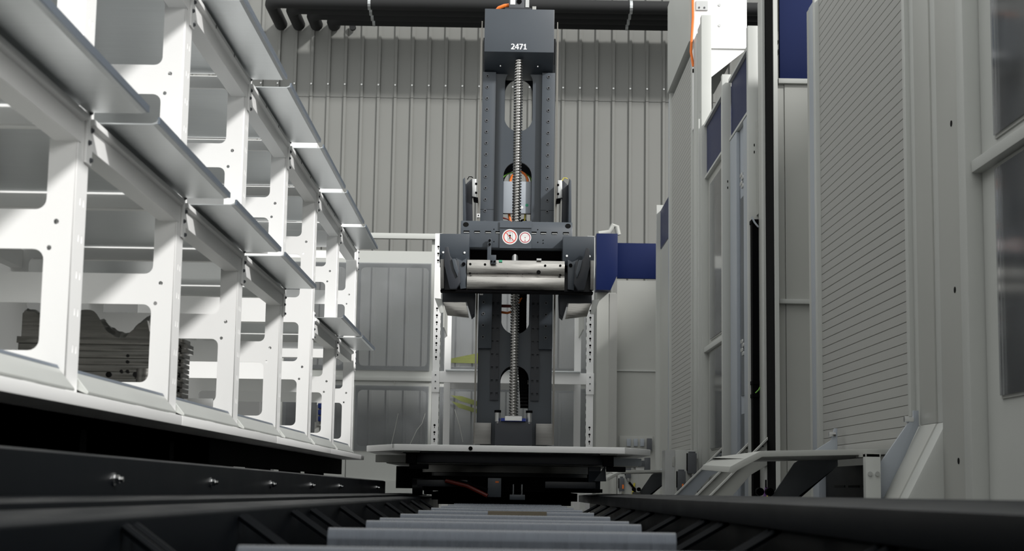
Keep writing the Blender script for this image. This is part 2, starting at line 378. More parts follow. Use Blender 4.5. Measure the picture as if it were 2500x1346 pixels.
# mast
slots = [stadium(XC - .09, XC + .09, 2.276, 2.69), stadium(XC - .09, XC + .09, 1.62, 2.075), stadium(XC - .09, XC + .09, .961, 1.40), stadium(XC - .09, XC + .09, .34, .762)]
plate('mast_plate', 'anthracite', C, rect(XC - .235, XC + .235, .26, 2.72), slots, 'y', 10.03, 10.05)
plate('mast_back', 'anthracite_dark', C, rect(XC - .235, XC + .235, .26, 2.9), slots, 'y', 10.30, 10.32)
for s in (-1, 1):
    x = XC + s * .235
    box('mast_side', 'anthracite_dark', C, min(x, x - s * .02), max(x, x - s * .02), 10.05, 10.30, .26, 2.9)
    box('inner_web', 'anthracite_dark', C, XC + s * .10 - .004, XC + s * .10 + .004, 10.052, 10.298, .26, 2.9)
    xs = XC + s * .192
    st = box('guide_strip', 'anthracite', C, xs - .043, xs + .043, 9.985, 10.029, .865, 2.655, bevel=.002)
    box('strip_joint', 'hole_black', st, xs - .0432, xs + .0432, 9.9845, 9.99, 1.752, 1.754)
    bolt_m = MB().tube([(0, 0, 0), (0, -.004, 0)], .0105, 12).mesh('bolt')
    bin_m = MB().tube([(0, -.004, 0), (0, -.0046, 0)], .0055, 6).mesh('socket')
    for k in range(24):
        z = 2.627 - k * .0735
        if z < .9: break
        b = link('bolt', bolt_m, 'plug_grey', st, (xs - s * -.006 - .006, 9.985, z)); link('bolt_socket', bin_m, 'hole_black', st, (xs - s * -.006 - .006, 9.985, z))
    xo = XC + s * .2445
    box('guide_rail', 'rail_steel', C, xo - .0035, xo + .0035, 9.975, 10.02, .262, 2.99); box('guide_rail', 'rail_steel', C, xo + s * .006 - .002, xo + s * .006 + .002, 9.99, 10.03, .262, 2.95)
    # energy chain pads on the lower mast
    xp = XC + s * .128
    pad = plate('perforated_strip', 'anthracite_dark', C, rect(xp - .026, xp + .026, .54, 1.23),
          [rect(xp + e - .007, xp + e + .007, .57 + k * .082, .588 + k * .082) for k in range(8) for e in (-.016, .016)], 'y', 10.012, 10.029)
    box('base_block', 'base_steel', C, xs - .055, xs + .05, 9.97, 10.029, .262, .395, bevel=.002)
# head box
hx0, hx1 = XC - .225, XC + .218
hd = MB().prism([(9.8, 3.02), (9.8, 2.738), (9.9, 2.70), (10.02, 2.655), (10.2, 2.655), (10.2, 3.02)], 'x', hx0, hx1).build('head_housing', 'anthracite', C, bevel=.004)
GL = {'1': ([(.05, 0), (.6, 0), (.6, .14), (.42, .14), (.42, 1), (.27, 1), (.2, .87), (.05, .83), (.05, .70), (.23, .70), (.23, .14), (.05, .14)], []),
      '7': ([(.03, 1), (.62, 1), (.62, .84), (.30, 0), (.10, 0), (.42, .84), (.03, .84)], []),
      '4': ([(0, .22), (.38, .22), (.38, 0), (.55, 0), (.55, .22), (.66, .22), (.66, .36), (.55, .36), (.55, 1), (.38, 1), (0, .38)], [[(.15, .36), (.38, .36), (.38, .74)]]),
      '2': ([(.03, 0), (.62, 0), (.62, .15), (.27, .15), (.45, .34), (.57, .5), (.6, .7), (.54, .88), (.42, .98), (.28, 1.01), (.14, .99), (.04, .94), (.04, .77), (.15, .84), (.27, .87), (.36, .84), (.41, .77), (.41, .67), (.36, .54), (.24, .38), (.03, .16)], [])}
DH = .0365
for k, ch_ in enumerate('2471'):
    x_ = XC - .0555 + k * .0258; f_ = lambda l: [(x_ + u * DH * 1.06, 2.755 + w * DH) for u, w in l]
    o_, h_ = GL[ch_]; plate('digit', 'digits_white', hd, f_(o_), [f_(q_) for q_ in h_], 'y', 9.7982, 9.7995)
mo = MB().box(-.02, .11, 9.82, 9.95, 3.022, 3.25); mo = mo.build('servo_motor', 'plug_grey', C, bevel=.004)
box('motor_flange', 'anthracite_dark', mo, -.045, .125, 9.815, 9.96, 3.022, 3.034); box('motor_label', 'sticker_white', mo, -.012, .02, 9.8185, 9.8195, 3.055, 3.12)
MB().tube([(.045, 9.8195, 3.075), (.045, 9.815, 3.075)], .016, 14).build('motor_cap', 'black', mo)
box('motor_fin', 'aluminium', mo, .085, .108, 9.812, 9.8195, 3.036, 3.2)
MB().tube([(-.10, 9.86, 3.024), (-.085, 9.85, 3.04), (-.05, 9.85, 3.055), (-.02, 9.85, 3.06)], .012, 8).build('motor_cable', 'orange', C, smooth=True)
box('head_bracket', 'panel_grey', C, .13, .155, 9.9, 9.905, 3.022, 3.07)
for dx in (-.12, .12): MB().tube([(XC + dx, 9.93, 2.684), (XC + dx, 9.93, 2.676)], .006, 8).build('head_bolt', 'chrome', C)
# ball screw
SX, SY = .048, 9.86
def screw(z0, z1, r, name):
    m = MB(); n = 20; pitch = .0182; step = pitch / 8; N = int((z1 - z0) / step)
    for i in range(N + 1):
        z = z0 + i * step
        for k in range(n):
            a = 2 * math.pi * k / n; ph = ((z / pitch - k / n) % 1.0)
            rr = r - (.009 if .60 < ph < .99 else (.0015 if ph < .07 or ph > .53 else 0))
            m.v.append((SX + rr * math.cos(a), SY + rr * math.sin(a), z))
    for i in range(N):
        for k in range(n): m.f.append((i * n + k, i * n + (k + 1) % n, (i + 1) * n + (k + 1) % n, (i + 1) * n + k))
    return m.build(name, 'screw_steel', C, smooth=True)
screw(.43, 2.70, .0285, 'ball_screw')
# carriage
cx0, cx1 = -.294, .391
pr = [(9.625, 1.618), (9.60, 1.565), (9.60, 1.45), (9.615, 1.443), (9.95, 1.443), (9.95, 1.60)]
ca = MB().prism(pr, 'x', cx0, cx1).build('carriage_beam', 'anthracite', C, bevel=.004)
MB().prism([(9.66, 1.442), (9.70, 1.36), (9.95, 1.36), (9.95, 1.442)], 'x', cx0 + .01, cx1 - .01).build('carriage_underside_shade', 'black', C, bevel=.003)  # underside of the carriage, its shade put into the black colour
nrm = Vector((0, -.053, .025)).normalized()
for hx in (1138, 1386):
    p = at(hx, 546, 9.665); c0 = Vector((p.x, 9.6125, 1.5915)); MB().tube([c0 - nrm * .002, c0 + nrm * .0015], .0175, 18).build('round_hole', 'hole_black', ca)
for k, hx in enumerate((1139, 1165, 1192, 1217, 1303, 1327, 1354, 1382)):
    p = at(hx, 566, 9.6); box('louvre', 'hole_black', ca, p.x - .018, p.x + .018, 9.597, 9.602, 1.543, 1.552); box('louvre_lip', 'aluminium', ca, p.x - .016, p.x + .016, 9.5955, 9.600, 1.5385, 1.5425)
for hx, hy in ((1206, 590), (1206, 560), (1313, 561), (1313, 592), (1326, 587), (1326, 594)):
    p = at(hx, hy, 9.6); MB().tube([(p.x, 9.5995, p.z), (p.x, 9.598, p.z)], .0035, 8).build('small_hole', 'hole_black', ca)
kx0, kx1 = -.054, .140
box('cover_plate', 'anthracite', C, kx0, kx1, 9.590, 9.597, 1.447, 1.572)
notch = [(kx0, 0), (kx1, 0), (kx1, .112)] + [(SX + .036 * math.cos(a), .112 - .040 * math.sin(a)) for a in [math.pi * k / 10 for k in range(11)]] + [(kx0, .112)]
nm_ = plate_mesh('cover_top', notch, [], 'z', 0, .006)
for v in nm_.vertices:
    s_ = v.co.y; v.co = (v.co.x, 9.590 + s_ * .426 * .43 + 0 - v.co.z, 1.572 + s_ * .42)
link('cover_top', nm_, 'anthracite', C)
# round safety stickers
def sign(cx, cz, R, red, big):
    y = 9.5898
    d = MB().tube([(cx, y, cz), (cx, y - .0008, cz)], R, 40).build('prohibition_sign' if big else 'warning_sign', 'sticker_white', C)
    rw = R * .09
    plate('red_ring', red, d, circle(cx, cz, R * (.85 if big else .84), 40), [circle(cx, cz, R * (.73 if big else .72), 40)], 'y', y - .0013, y - .0008)
    if big:
        a = R * .78; w = R * .045
        fig = MB(); u = R
        fig.prism(circle(cx, cz + .38 * u, .05 * u, 12), 'y', y - .0012, y - .0008)
        fig.prism([(cx - .11 * u, cz + .26 * u), (cx + .12 * u, cz + .26 * u), (cx + .13 * u, cz - .02 * u), (cx + .09 * u, cz - .02 * u), (cx + .08 * u, cz + .12 * u), (cx + .05 * u, cz - .06 * u), (cx + .11 * u, cz - .40 * u), (cx + .04 * u, cz - .40 * u), (cx - .01 * u, cz - .10 * u), (cx - .10 * u, cz - .40 * u), (cx - .17 * u, cz - .40 * u), (cx - .08 * u, cz - .05 * u), (cx - .06 * u, cz + .14 * u), (cx - .17 * u, cz - .02 * u), (cx - .20 * u, cz + .02 * u)], 'y', y - .0012, y - .0008)
        fig.build('walking_figure', 'hole_black', d)
        plate('lift_outline', 'plug_grey', d, rrect(cx - .30 * u, cx + .32 * u, cz - .54 * u, cz + .56 * u, .05 * u), [rrect(cx - .27 * u, cx + .29 * u, cz - .51 * u, cz + .53 * u, .04 * u)], 'y', y - .0011, y - .0008)
        for s in (1, -1): MB().prism([(cx - .05 * u, cz + s * .56 * u), (cx + .05 * u, cz + s * .56 * u), (cx, cz + s * .64 * u)], 'y', y - .0012, y - .0008).build('arrow', 'hole_black', d)
        MB().prism([(cx - .56 * u - w, cz + .56 * u), (cx - .56 * u + w, cz + .58 * u), (cx + .56 * u + w, cz - .56 * u), (cx + .56 * u - w, cz - .58 * u)], 'y', y - .0016, y - .0012).build('red_slash', red, d)
    else:
        u = R
        MB().box(cx - .10 * u, cx + .10 * u, y - .0012, y - .0008, cz - .06 * u, cz + .06 * u).build('red_mark', red, d)
        MB().prism([(cx - .03 * u, cz - .28 * u), (cx + .06 * u, cz - .38 * u), (cx + .04 * u, cz - .5 * u), (cx + .12 * u, cz - .66 * u), (cx + .07 * u, cz - .66 * u), (cx, cz - .55 * u), (cx - .09 * u, cz - .66 * u), (cx - .13 * u, cz - .64 * u), (cx - .04 * u, cz - .48 * u)], 'y', y - .0012, y - .0008).build('crouching_figure', 'sticker_dark_red', d)
        plate('hook_outline', 'panel_grey', d, rect(cx - .5 * u, cx + .5 * u, cz + .2 * u, cz + .42 * u), [rect(cx - .48 * u, cx + .48 * u, cz + .22 * u, cz + .40 * u)], 'y', y - .001, y - .0008)
p = at(1245, 578.5, 9.59); sign(p.x, p.z, .0475, 'sticker_red', True)
p = at(1282, 580.5, 9.59); sign(p.x, p.z, .0375, 'sticker_dark_red', False)
MB().tube([(SX - .006, 9.70, 1.33), (SX - .006, 9.70, 1.43)], .030, 24).build('nut_sleeve', 'chrome', C, smooth=True)
# fork housings
for (x0, x1, z0, z1, side) in ((-.416, -.237, 1.385, 1.512, 'l'), (.329, .519, 1.375, 1.508, 'r')):
    h = MB().prism([(9.48, z1), (9.48, z0), (9.50, z0 - .045), (9.74, z0 - .045), (9.74, z1)], 'x', x0, x1).build('fork_housing', 'anthracite', C, bevel=.003)
    for fx in (.13, .85): MB().tube([(x0 + (x1 - x0) * fx, 9.48, z0 + .012), (x0 + (x1 - x0) * fx, 9.474, z0 + .012)], .0065, 10).build('screw', 'chrome', h)
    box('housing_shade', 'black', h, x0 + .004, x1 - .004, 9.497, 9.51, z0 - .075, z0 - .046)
# bracket bar in front
p = at(1195, 580, 9.57); box('stop_bar', 'anthracite', C, p.x - .012, p.x + .012, 9.565, 9.585, 1.35, 1.50, bevel=.002)
for z in (1.487, 1.463): MB().tube([(p.x + .002, 9.565, z), (p.x + .002, 9.552, z)], .008, 6).build('stop_bolt', 'black', C)
p = at(1204, 635, 9.44); sb = box('stop_block', 'anthracite', C, p.x - .018, p.x + .018, 9.40, 9.43, 1.322, 1.375, bevel=.002)
for s in (-.009, .009): MB().tube([(p.x + s, 9.40, 1.335), (p.x + s, 9.394, 1.335)], .006, 8).build('stop_screw', 'black', sb)
# milled block
bx0, bx1 = -.246, .340
pr = [(9.50, 1.352), (9.455, 1.352), (9.449, 1.343), (9.4405, 1.334), (9.4355, 1.322), (9.434, 1.30), (9.4355, 1.278), (9.440, 1.264), (9.447, 1.259), (9.447, 1.254), (9.440, 1.249), (9.4355, 1.236), (9.434, 1.215), (9.4355, 1.193), (9.445, 1.172), (9.60, 1.172), (9.60, 1.352)]
blk = MB().prism(pr, 'x', bx0, bx1).build('milled_fork_block', 'milled_steel', C, bevel=.002)
for hx, hy, r in ((1148, 645, 3), (1184, 646, 3), (1331, 649, 3), (1368, 649, 3), (1147, 668, 2.8), (1368, 672, 2.8), (1315, 665, 5.2), (1239, 669, 1), (1276, 670, 1)):
    p = at(hx, hy, 9.434); MB().tube([(p.x, 9.4385, p.z), (p.x, 9.433, p.z)], r * 9.44 / F, 14).build('bolt_hole', 'hole_black', blk)
p = at(1222, 636, 9.44); MB().box(p.x - .010, p.x + .010, 9.438, 9.446, 1.338, 1.35).build('green_tag', 'tag_green', blk)
p = at(1316, 633, 9.44); box('sensor_clip', 'aluminium', C, p.x - .014, p.x + .014, 9.445, 9.46, 1.353, 1.364)
box('under_plate', 'black', C, -.404, .512, 9.44, 9.53, 1.156, 1.166)
for x0_, x1_ in ((-.404, -.248), (.342, .512)): box('fork_back_plate', 'anthracite_dark', C, x0_, x1_, 9.535, 9.55, 1.1665, 1.345)
def polyY(name, m, pxs, Y0, Y1, parent=C, bevel=.002):
    return MB().prism([(at(x, y, Y0).x, at(x, y, Y0).z) for x, y in pxs], 'y', Y0, Y1).build(name, m, parent, bevel=bevel)
for mir in (False, True):
    def q(l): return [(2 * 1263 - x - 1, y + 3) for x, y in l][::-1] if mir else l
    polyY('fork_arm', 'anthracite_dark', q([(1086, 604), (1094, 602), (1099, 625), (1105, 634), (1120, 636), (1124, 690), (1114, 705), (1098, 705), (1085, 648)]), 9.385, 9.44)
    polyY('fork_arm_lip', 'anthracite', q([(1103, 632), (1112, 632), (1120, 662), (1117, 676), (1108, 655)]), 9.37, 9.384)
    polyY('end_bracket', 'anthracite', q([(1113, 630), (1128, 637), (1139, 631), (1139, 704), (1124, 706)]), 9.445, 9.50)
    b2 = q([(1132, 645)])[0]; p = at(b2[0], b2[1], 9.44); MB().tube([(p.x, 9.447, p.z), (p.x, 9.435, p.z)], .011, 10).build('bracket_bolt', 'black', C)
    polyY('end_cylinder', 'base_steel', q([(1075, 633), (1084, 633), (1084, 705), (1075, 705)]), 9.46, 9.52)
    polyY('lower_slide', 'anthracite_dark', q([(1080, 712), (1160, 712), (1158, 765), (1150, 772), (1140, 738), (1080, 738)]), 9.60, 9.80)
    polyY('slide_cover', 'mould_steel', q([(1082, 738), (1137, 738), (1145, 776), (1092, 770)]), 9.52, 9.545)
    polyY('slide_tab', 'panel_white', q([(1061, 728), (1079, 730), (1083, 764), (1074, 764)]), 9.53, 9.55)
    polyY('side_bracket', 'anthracite', q([(1130, 540), (1130, 438), (1135, 433), (1137, 540)]), 9.70, 9.95)
    polyY('side_web', 'anthracite_dark', q([(1137, 540), (1137, 450), (1152, 436), (1154, 540)]), 9.90, 9.93)
    polyY('guide_block', 'aluminium', q([(1153, 437), (1163, 437), (1163, 482), (1152, 480)]), 9.86, 9.99, bevel=.003)
    polyY('block_seal', 'black', q([(1155, 482), (1167, 482), (1166, 489), (1156, 487)]), 9.87, 9.98)
    for yy in (446, 468): polyY('block_clip', 'black', q([(1160, yy), (1165, yy), (1165, yy + 5), (1160, yy + 5)]), 9.855, 9.87)
    sd = q([(1147, 434)])[0]; p = at(sd[0], sd[1], 9.9)
    MB().tube([(p.x - .015, 9.9, p.z - .012), (p.x - .005, 9.9, p.z + .006), (p.x + .01, 9.9, p.z + .006), (p.x + .02, 9.9, p.z)], .003, 6).build('sensor_cable', 'cable_yellow' if mir else 'black', C)
for px_, py_ in ((1168, 526), (1175, 716)):
    p = at(px_, py_, 9.96); sq = box('marker_sticker', 'sticker_white', C, p.x - .011, p.x + .011, 9.965, 9.967, p.z - .012, p.z + .012); box('marker_dot', 'black', sq, p.x - .003, p.x + .003, 9.9635, 9.965, p.z - .004, p.z + .004)
# cables and box inside the mast windows
box('junction_plate', 'panel_blueish', C, -.038, .140, 10.07, 10.11, 1.745, 1.955, bevel=.003)
MB().tube([(.082, 10.072, 1.785), (.082, 10.0685, 1.785)], .010, 12).build('white_dot', 'sticker_white', C); MB().tube([(.115, 10.072, 1.80), (.115, 10.0685, 1.80)], .010, 12).build('green_dot', 'tag_green', C)
def cable(name, m, pts, r): return MB().tube(pts, r, 8).build(name, m, C, smooth=True)
def arc(x0, x1, z, h, y, n=10): return [(x0 + (x1 - x0) * (.5 - .5 * math.cos(math.pi * k / n)), y, z + h * math.sin(math.pi * k / n)) for k in range(n + 1)]
cable('orange_cable', 'orange', arc(.005, .12, 1.95, .075, 10.10), .008); cable('green_cable', 'cable_green', arc(-.05, .145, 1.965, .06, 10.12), .004)
cable('orange_cable', 'orange', [(.0, 10.10, 1.75), (.01, 10.1, 1.70), (.02, 10.1, 1.62)], .008); cable('red_cable', 'cable_red', [(-.04, 10.1, 1.72), (0, 10.1, 1.71), (.01, 10.1, 1.64)], .006)
cable('yellow_cable', 'cable_yellow', [(.105, 10.1, 1.75), (.10, 10.1, 1.68), (.09, 10.1, 1.62)], .005); cable('black_cable', 'black', arc(.06, .13, 1.64, .07, 10.11), .007)
cable('orange_cable', 'orange', [(-.04, 10.12, 1.11), (.0, 10.12, 1.105), (.03, 10.12, 1.115), (.10, 10.14, 1.22)], .008); cable('red_cable', 'cable_red', [(-.04, 10.12, 1.15), (.03, 10.12, 1.15)], .010)
ch = MB()
for k in range(34):
    z = .50 + k * .022; ch.box(.075 + .02 * math.sin(k * .09 + 2.2), .135 + .012 * math.sin(k * .09 + 2.2), 10.13, 10.2, z, z + .018)
ch.build('energy_chain', 'black', C)
# screw foot
box('drive_block', 'anthracite_dark', C, -.065, .165, 9.84, 9.98, .255, .40, bevel=.003)
box('bearing_block', 'plastic_light', C, -.005, .10, 9.80, 9.90, .404, .432, bevel=.003); box('bearing_flange', 'nut_blue', C, -.03, .125, 9.82, 9.93, .402, .420)
for x in (-.05, .145):
    MB().tube([(x, 9.86, .40), (x, 9.86, .455)], .017, 16).build('buffer', 'aluminium', C, smooth=True); MB().tube([(x, 9.86, .455), (x, 9.86, .470)], .021, 16).build('buffer_cap', 'black', C)
    MB().tube([(x, 9.838, .392), (x, 9.832, .392)], .006, 8).build('drive_bolt', 'chrome', C)
# platform
oct_ = [(-.640, 9.2), (.690, 9.2), (.876, 9.62), (.876, 11.2), (.69, 11.6), (-.64, 11.6), (-.842, 11.2), (-.842, 9.70)]
pf = MB().prism(oct_, 'z', .198, .235).build('platform_plate', 'rack_white', C, bevel=.004)
MB().tube([(-.20, 9.2, .216), (-.20, 9.196, .216)], .012, 14).build('plug', 'black', pf)
for px_ in (-.648,): box('platform_seam', 'hole_black', pf, px_, px_ + .002, 9.197, 9.203, .212, .236)
box('platform_beam', 'anthracite_dark', C, -.52, .58, 9.36, 9.5, .135, .19, bevel=.002)
MB().prism([(-.72, 9.7), (.80, 9.6), (.80, 11.1), (-.72, 11.1)], 'z', .13, .165).build('lower_plate', 'panel_white', C, bevel=.003)
box('lower_channel', 'panel_grey', C, -.78, -.5, 9.62, 9.68, .135, .18, bevel=.003); box('lower_channel', 'panel_blueish', C, .5, .82, 9.60, 9.66, .135, .18, bevel=.003)
for x in (-.545, .60):
    k_ = MB().box(x - .05, x + .05, 9.24, 9.36, .186, .1975).box(x - .03, x + .03, 9.25, 9.35, .125, .186).box(x - .01, x + .10, 9.26, 9.34, .095, .125).build('clamp', 'black', C, bevel=.004)
    box('clamp_plate', 'panel_grey', k_, x - .052, x + .052, 9.237, 9.24, .190, .1965)
MB().tube([(.03, 10.3, .085), (.03, 10.3, .128)], .56, 40).build('slewing_ring', 'base_steel', C, smooth=True)
MB().tube([(.03, 10.3, .06), (.03, 10.3, .084)], .50, 40).build('slewing_base', 'anthracite_dark', C, smooth=True)
box('chassis', 'black', C, -.49, .55, 9.60, 11.6, -.03, .06, bevel=.004); box('chassis_apron', 'black', C, -.72, .62, 10.6, 10.65, -.02, .125); box('chassis_apron', 'black', C, -.44, .44, 10.6, 10.65, -.12, -.02); box('chassis_floor', 'black', C, -.45, .45, 9.9, 11.5, -.085, -.035)
for x in (-.40, .36): box('chassis_rail', 'anthracite_dark', C, x - .12, x + .18, 9.50, 9.55, -.005, .035, bevel=.003)
box('drive_cover', 'anthracite', C, -.10, -.02, 9.42, 9.54, -.062, .05, bevel=.003); box('cover_label', 'orange', C, -.055, -.035, 9.417, 9.42, .022, .032)
box('sensor_foot', 'anthracite', C, .03, .12, 9.36, 9.44, -.075, -.045, bevel=.002)
for x in (.05, .10): MB().tube([(x, 9.4, -.045), (x, 9.4, .015)], .006, 8).build('sensor_rod', 'chrome', C)
MB().tube([(-.35, 9.45, .03), (-.22, 9.43, .0), (-.10, 9.40, -.055)], .012, 8).build('hydraulic_hose', 'cable_red', C, smooth=True)
MB().tube([(-.36, 9.47, .045), (-.22, 9.45, .015), (-.10, 9.42, -.02)], .010, 8).build('hydraulic_hose', 'black', C, smooth=True)
for x, wz in ((-.535, -.010), (.555, .022)):
    for y in (9.85, 11.25): MB().tube([(x - .03, y, wz), (x + .03, y, wz)], .052, 24).build('wheel', 'anthracite_dark', C, smooth=True)
MB().prism([(9.5, .10), (9.5, .125), (9.62, .125), (9.62, -.02), (9.58, -.02)], 'x', .50, .57).build('gusset', 'anthracite', C)
polyY('cover_bracket', 'anthracite', [(1450, 1176), (1478, 1138), (1480, 1176)], 9.50, 9.56); polyY('hose_connector', 'black', [(1450, 1195), (1471, 1195), (1471, 1204), (1450, 1204)], 9.48, 9.52)

# ------------------------------------------------------------------ machining cells on the right
X0 = 1.55
def cell(Y0, fence_h, shut_h, label, near):
    T = thing('machining_cell', label, 'machine', (1.95, Y0 + 3.2, FL))
    D = Y0 - 9.2
    def Y(v): return v + D
    W = 2.45
    # near side wall, facing down the aisle
    if not near:
        box('side_panel', 'panel_grey', T, 1.63, W, Y(9.22), Y(9.25), FL, 1.085); box('side_panel', 'panel_grey', T, 1.63, W, Y(9.22), Y(9.25), 1.115, 2.405)
        box('panel_ledge', 'panel_white', T, 1.585, W, Y(9.19), Y(9.25), 1.085, 1.112, bevel=.003); box('panel_ledge', 'panel_white', T, 1.59, W, Y(9.195), Y(9.25), 2.405, 2.435, bevel=.003)
        box('blue_fascia', 'blue', T, 1.60, W, Y(9.205), Y(9.25), 2.435, 3.0, bevel=.004); box('corner_post', 'panel_grey', T, 1.566, 1.586, Y(9.2), Y(9.27), FL, 2.4)
        box('corner_post', 'panel_grey', T, 1.590, 1.628, Y(9.226), Y(9.27), FL, 2.4)
        box('black_seal', 'black', T, X0 + .002, X0 + .02, Y(9.14), Y(9.455), FL, 3.6)
        box('edge_profile', 'panel_white', T, X0 - .001, X0 + .022, Y(9.118), Y(9.138), FL, 3.6)
        box('edge_profile', 'panel_white', T, X0 - .012, X0 + .02, Y(9.46), Y(9.53), FL, 3.4, bevel=.004); box('edge_profile', 'panel_grey', T, X0 - .002, X0 + .02, Y(9.535), Y(9.70), FL, 3.05, bevel=.004)
        bk = box('black_duct', 'black', T, X0 - .042, X0 + .003, Y(9.70), Y(9.775), FL, 1.66)
        for z in (.575, .655, 1.655): box('duct_collar', 'black', bk, X0 - .047, X0 + .008, Y(9.69), Y(9.777), z - .012, z + .012, bevel=.003)
        MB().tube([(X0 - .045, Y(9.69), 1.68), (X0 - .03, Y(9.68), 1.645), (X0 - .01, Y(9.68), 1.62), (X0 + .004, Y(9.69), 1.615)], .006, 8).build('hose', 'panel_blueish', T, smooth=True)
        MB().tube([(X0 - .03, Y(9.68), .59), (X0 - .01, Y(9.68), .61), (X0 + .006, Y(9.69), .64)], .004, 6).build('wire', 'cable_green', T)
        box('edge_profile', 'panel_grey', T, X0 - .002, X0 + .02, Y(9.715), Y(9.98), 1.705, 2.3); box('edge_profile', 'panel_white', T, X0 - .01, X0 + .02, Y(9.99), Y(10.03), FL, 2.3, bevel=.003)
        # posts with closed tops
        for (a, w) in ((9.78, .062), (10.98, .060), (12.36, .05)):
            ps = box('post', 'panel_white', T, X0 - .052, X0 + .012, Y(a), Y(a) + w, FL, fence_h, bevel=.003)
            for z in (2.155, 2.11): MB().prism(rrect(X0 - .017, X0 - .011, z - .009, z + .009, .0028, 2), 'y', Y(a) - .0012, Y(a) + .001).build('post_slot', 'hole_black', ps)
        # door between the first two posts
        dr = box('door', 'panel_blueish', T, X0 + .02, X0 + .045, Y(10.04), Y(10.96), FL, 2.44, bevel=.003)
        for (a, b) in ((.62, 1.95), (-.1, .50)): box('door_window', 'anthracite', dr, X0 + .012, X0 + .019, Y(10.35), Y(10.55), a, b)
        for (a, b) in ((10.06, 10.30), (10.62, 10.92)): box('door_stile', 'panel_blueish', dr, X0 - .005, X0 + .019, Y(a), Y(b), FL + .1, 2.43, bevel=.003)
        for z in (.88, 2.0):
            for k in range(4): box('hinge', 'aluminium', dr, X0 + .0, X0 + .011, Y(10.36 + .05 * (k % 2)), Y(10.44 + .06 * (k % 2)), z + k * .028, z + k * .028 + .024, bevel=.002)
        box('blue_fascia', 'blue', T, X0 + .012, X0 + .03, Y(9.86), Y(10.96), 2.46, 2.86); box('blue_fascia', 'blue', T, X0 + .012, X0 + .03, Y(11.06), Y(12.34), 2.46, 2.86)
        for a, b in ((9.86, 10.96), (11.06, 12.34)): box('fascia_trim', 'panel_white', T, X0 - .01, X0 + .03, Y(a), Y(b), 2.862, 2.885); box('fascia_trim', 'panel_white', T, X0 - .005, X0 + .03, Y(a), Y(b), 2.44, 2.458)
        # slotted top rail behind the fascia
        sr = box('slotted_rail', 'panel_grey', T, X0 + .22, X0 + .30, Y(9.9), Y(13.0), 3.0, 3.03)
        plate('slotted_web', 'panel_white', T, rect(Y(9.9), Y(13.0), 2.90, 3.0), [rrect(Y(y_), Y(y_) + .12, 2.935, 2.965, .012, 3) for y_ in (10.2, 10.8, 11.4, 12.0, 12.6)], 'x', X0 + .215, X0 + .219)
    # windowed panel (also on the near cell)
    zl = 1.08
    wp0, wp1 = (Y(11.06), Y(12.34))
    if near: wp0 = Y(10.4); box('door', 'panel_grey', T, X0 + .03, X0 + .06, Y(9.4), wp0 - .01, FL, fence_h)
    zt = min(2.44, fence_h)
    for (z0, z1, wz0, wz1) in ((FL, zl - .02, .36, 1.0), (zl + .02, zt, 1.2, zt - .12)):
        pnl = plate('window_panel', 'panel_white' if near else 'panel_grey', T, rect(wp0, wp1, z0, z1), [rrect(wp0 + .12, wp1 - .22, wz0, wz1, .05)], 'x', X0 + .025, X0 + .04)
        plate('window_frame', 'panel_grey', T, rect(wp0 + .06, wp1 - .16, wz0 - .06, wz1 + .05), [rrect(wp0 + .10, wp1 - .20, wz0 - .015, wz1 + .015, .05)], 'x', X0 + .019, X0 + .0249)
        box('window_pane', 'acrylic', T, X0 + .012, X0 + .017, wp0 + .07, wp1 - .17, wz0 - .05, wz1 + .04)
    box('panel_ledge', 'panel_white', T, X0 - .012, X0 + .04, wp0, wp1, zl - .02, zl + .02, bevel=.003)
    if near: box('lightening_panel', 'panel_white', T, X0 + .35, X0 + .37, wp0, wp1, FL, fence_h)  # pale panel added to lighten the view through the near windows
    # stepped column beside the shutter
    for (a, b, dx, m_) in ((12.345, 12.43, -.03, 'panel_white'), (12.43, 12.75, -.012, 'panel_grey'), (12.75, 12.86, .0, 'panel_white'), (12.86, 13.08, -.006, 'panel_grey'), (13.08, 13.19, .006, 'panel_white')):
        zbot = FL if a < 12.7 else .25
        cl = box('column_cover', m_ if near else 'panel_white', T, X0 + dx, X0 + .05, Y(a), Y(b), zbot, min(shut_h, 4.0) if not near else fence_h + .3, bevel=.004)
        if b - a > .25:
            for k in range(7):
                z = .11 + k * .585
                if z < 3.2: MB().tube([(X0 + dx + .001, Y(12.56), z), (X0 + dx - .0015, Y(12.56), z)], .011, 12).build('bolt_hole', 'hole_black', cl)
    if near:
        # flared lower cover
        for (a, b, dx, m_) in ((12.75, 12.86, .0, 'panel_white'), (12.86, 13.08, -.006, 'panel_grey'), (13.08, 13.19, .006, 'panel_white')):
            MB().prism([(X0 + dx, .25), (X0 + dx - .26, FL), (X0 + .05, FL), (X0 + .05, .25)], 'y', Y(a), Y(b)).build('flared_cover', m_, T, bevel=.004)
    # roller shutter
    s0, s1 = Y(13.23), Y(14.97)
    sh = box('shutter_back', 'hole_black', T, X0 + .036, X0 + .05, s0, s1, .18, shut_h)
    nsl = int((shut_h - .22) / .0406)
    slat = MB().prism([(X0 + .0125, .0006), (X0 + .010, .0022), (X0 + .010, .0386), (X0 + .0125, .0400), (X0 + .035, .0400), (X0 + .035, .0006)], 'y', 0, s1 - s0).mesh('slat')
    for k in range(nsl): link('slat', slat, 'slat_grey', sh, (0, s0, .216 + k * .0406))
    box('shutter_bottom_bar', 'slat_grey', sh, X0 + .006, X0 + .035, s0, s1, .15, .2145, bevel=.003)
    box('guide_channel', 'panel_white', T, X0 - .012, X0 + .05, s0 - .045, s0, .12, shut_h + .02, bevel=.003)
    box('guide_channel', 'panel_white', T, X0 - .012, X0 + .05, s1, s1 + .05, .12, shut_h + .02, bevel=.003)
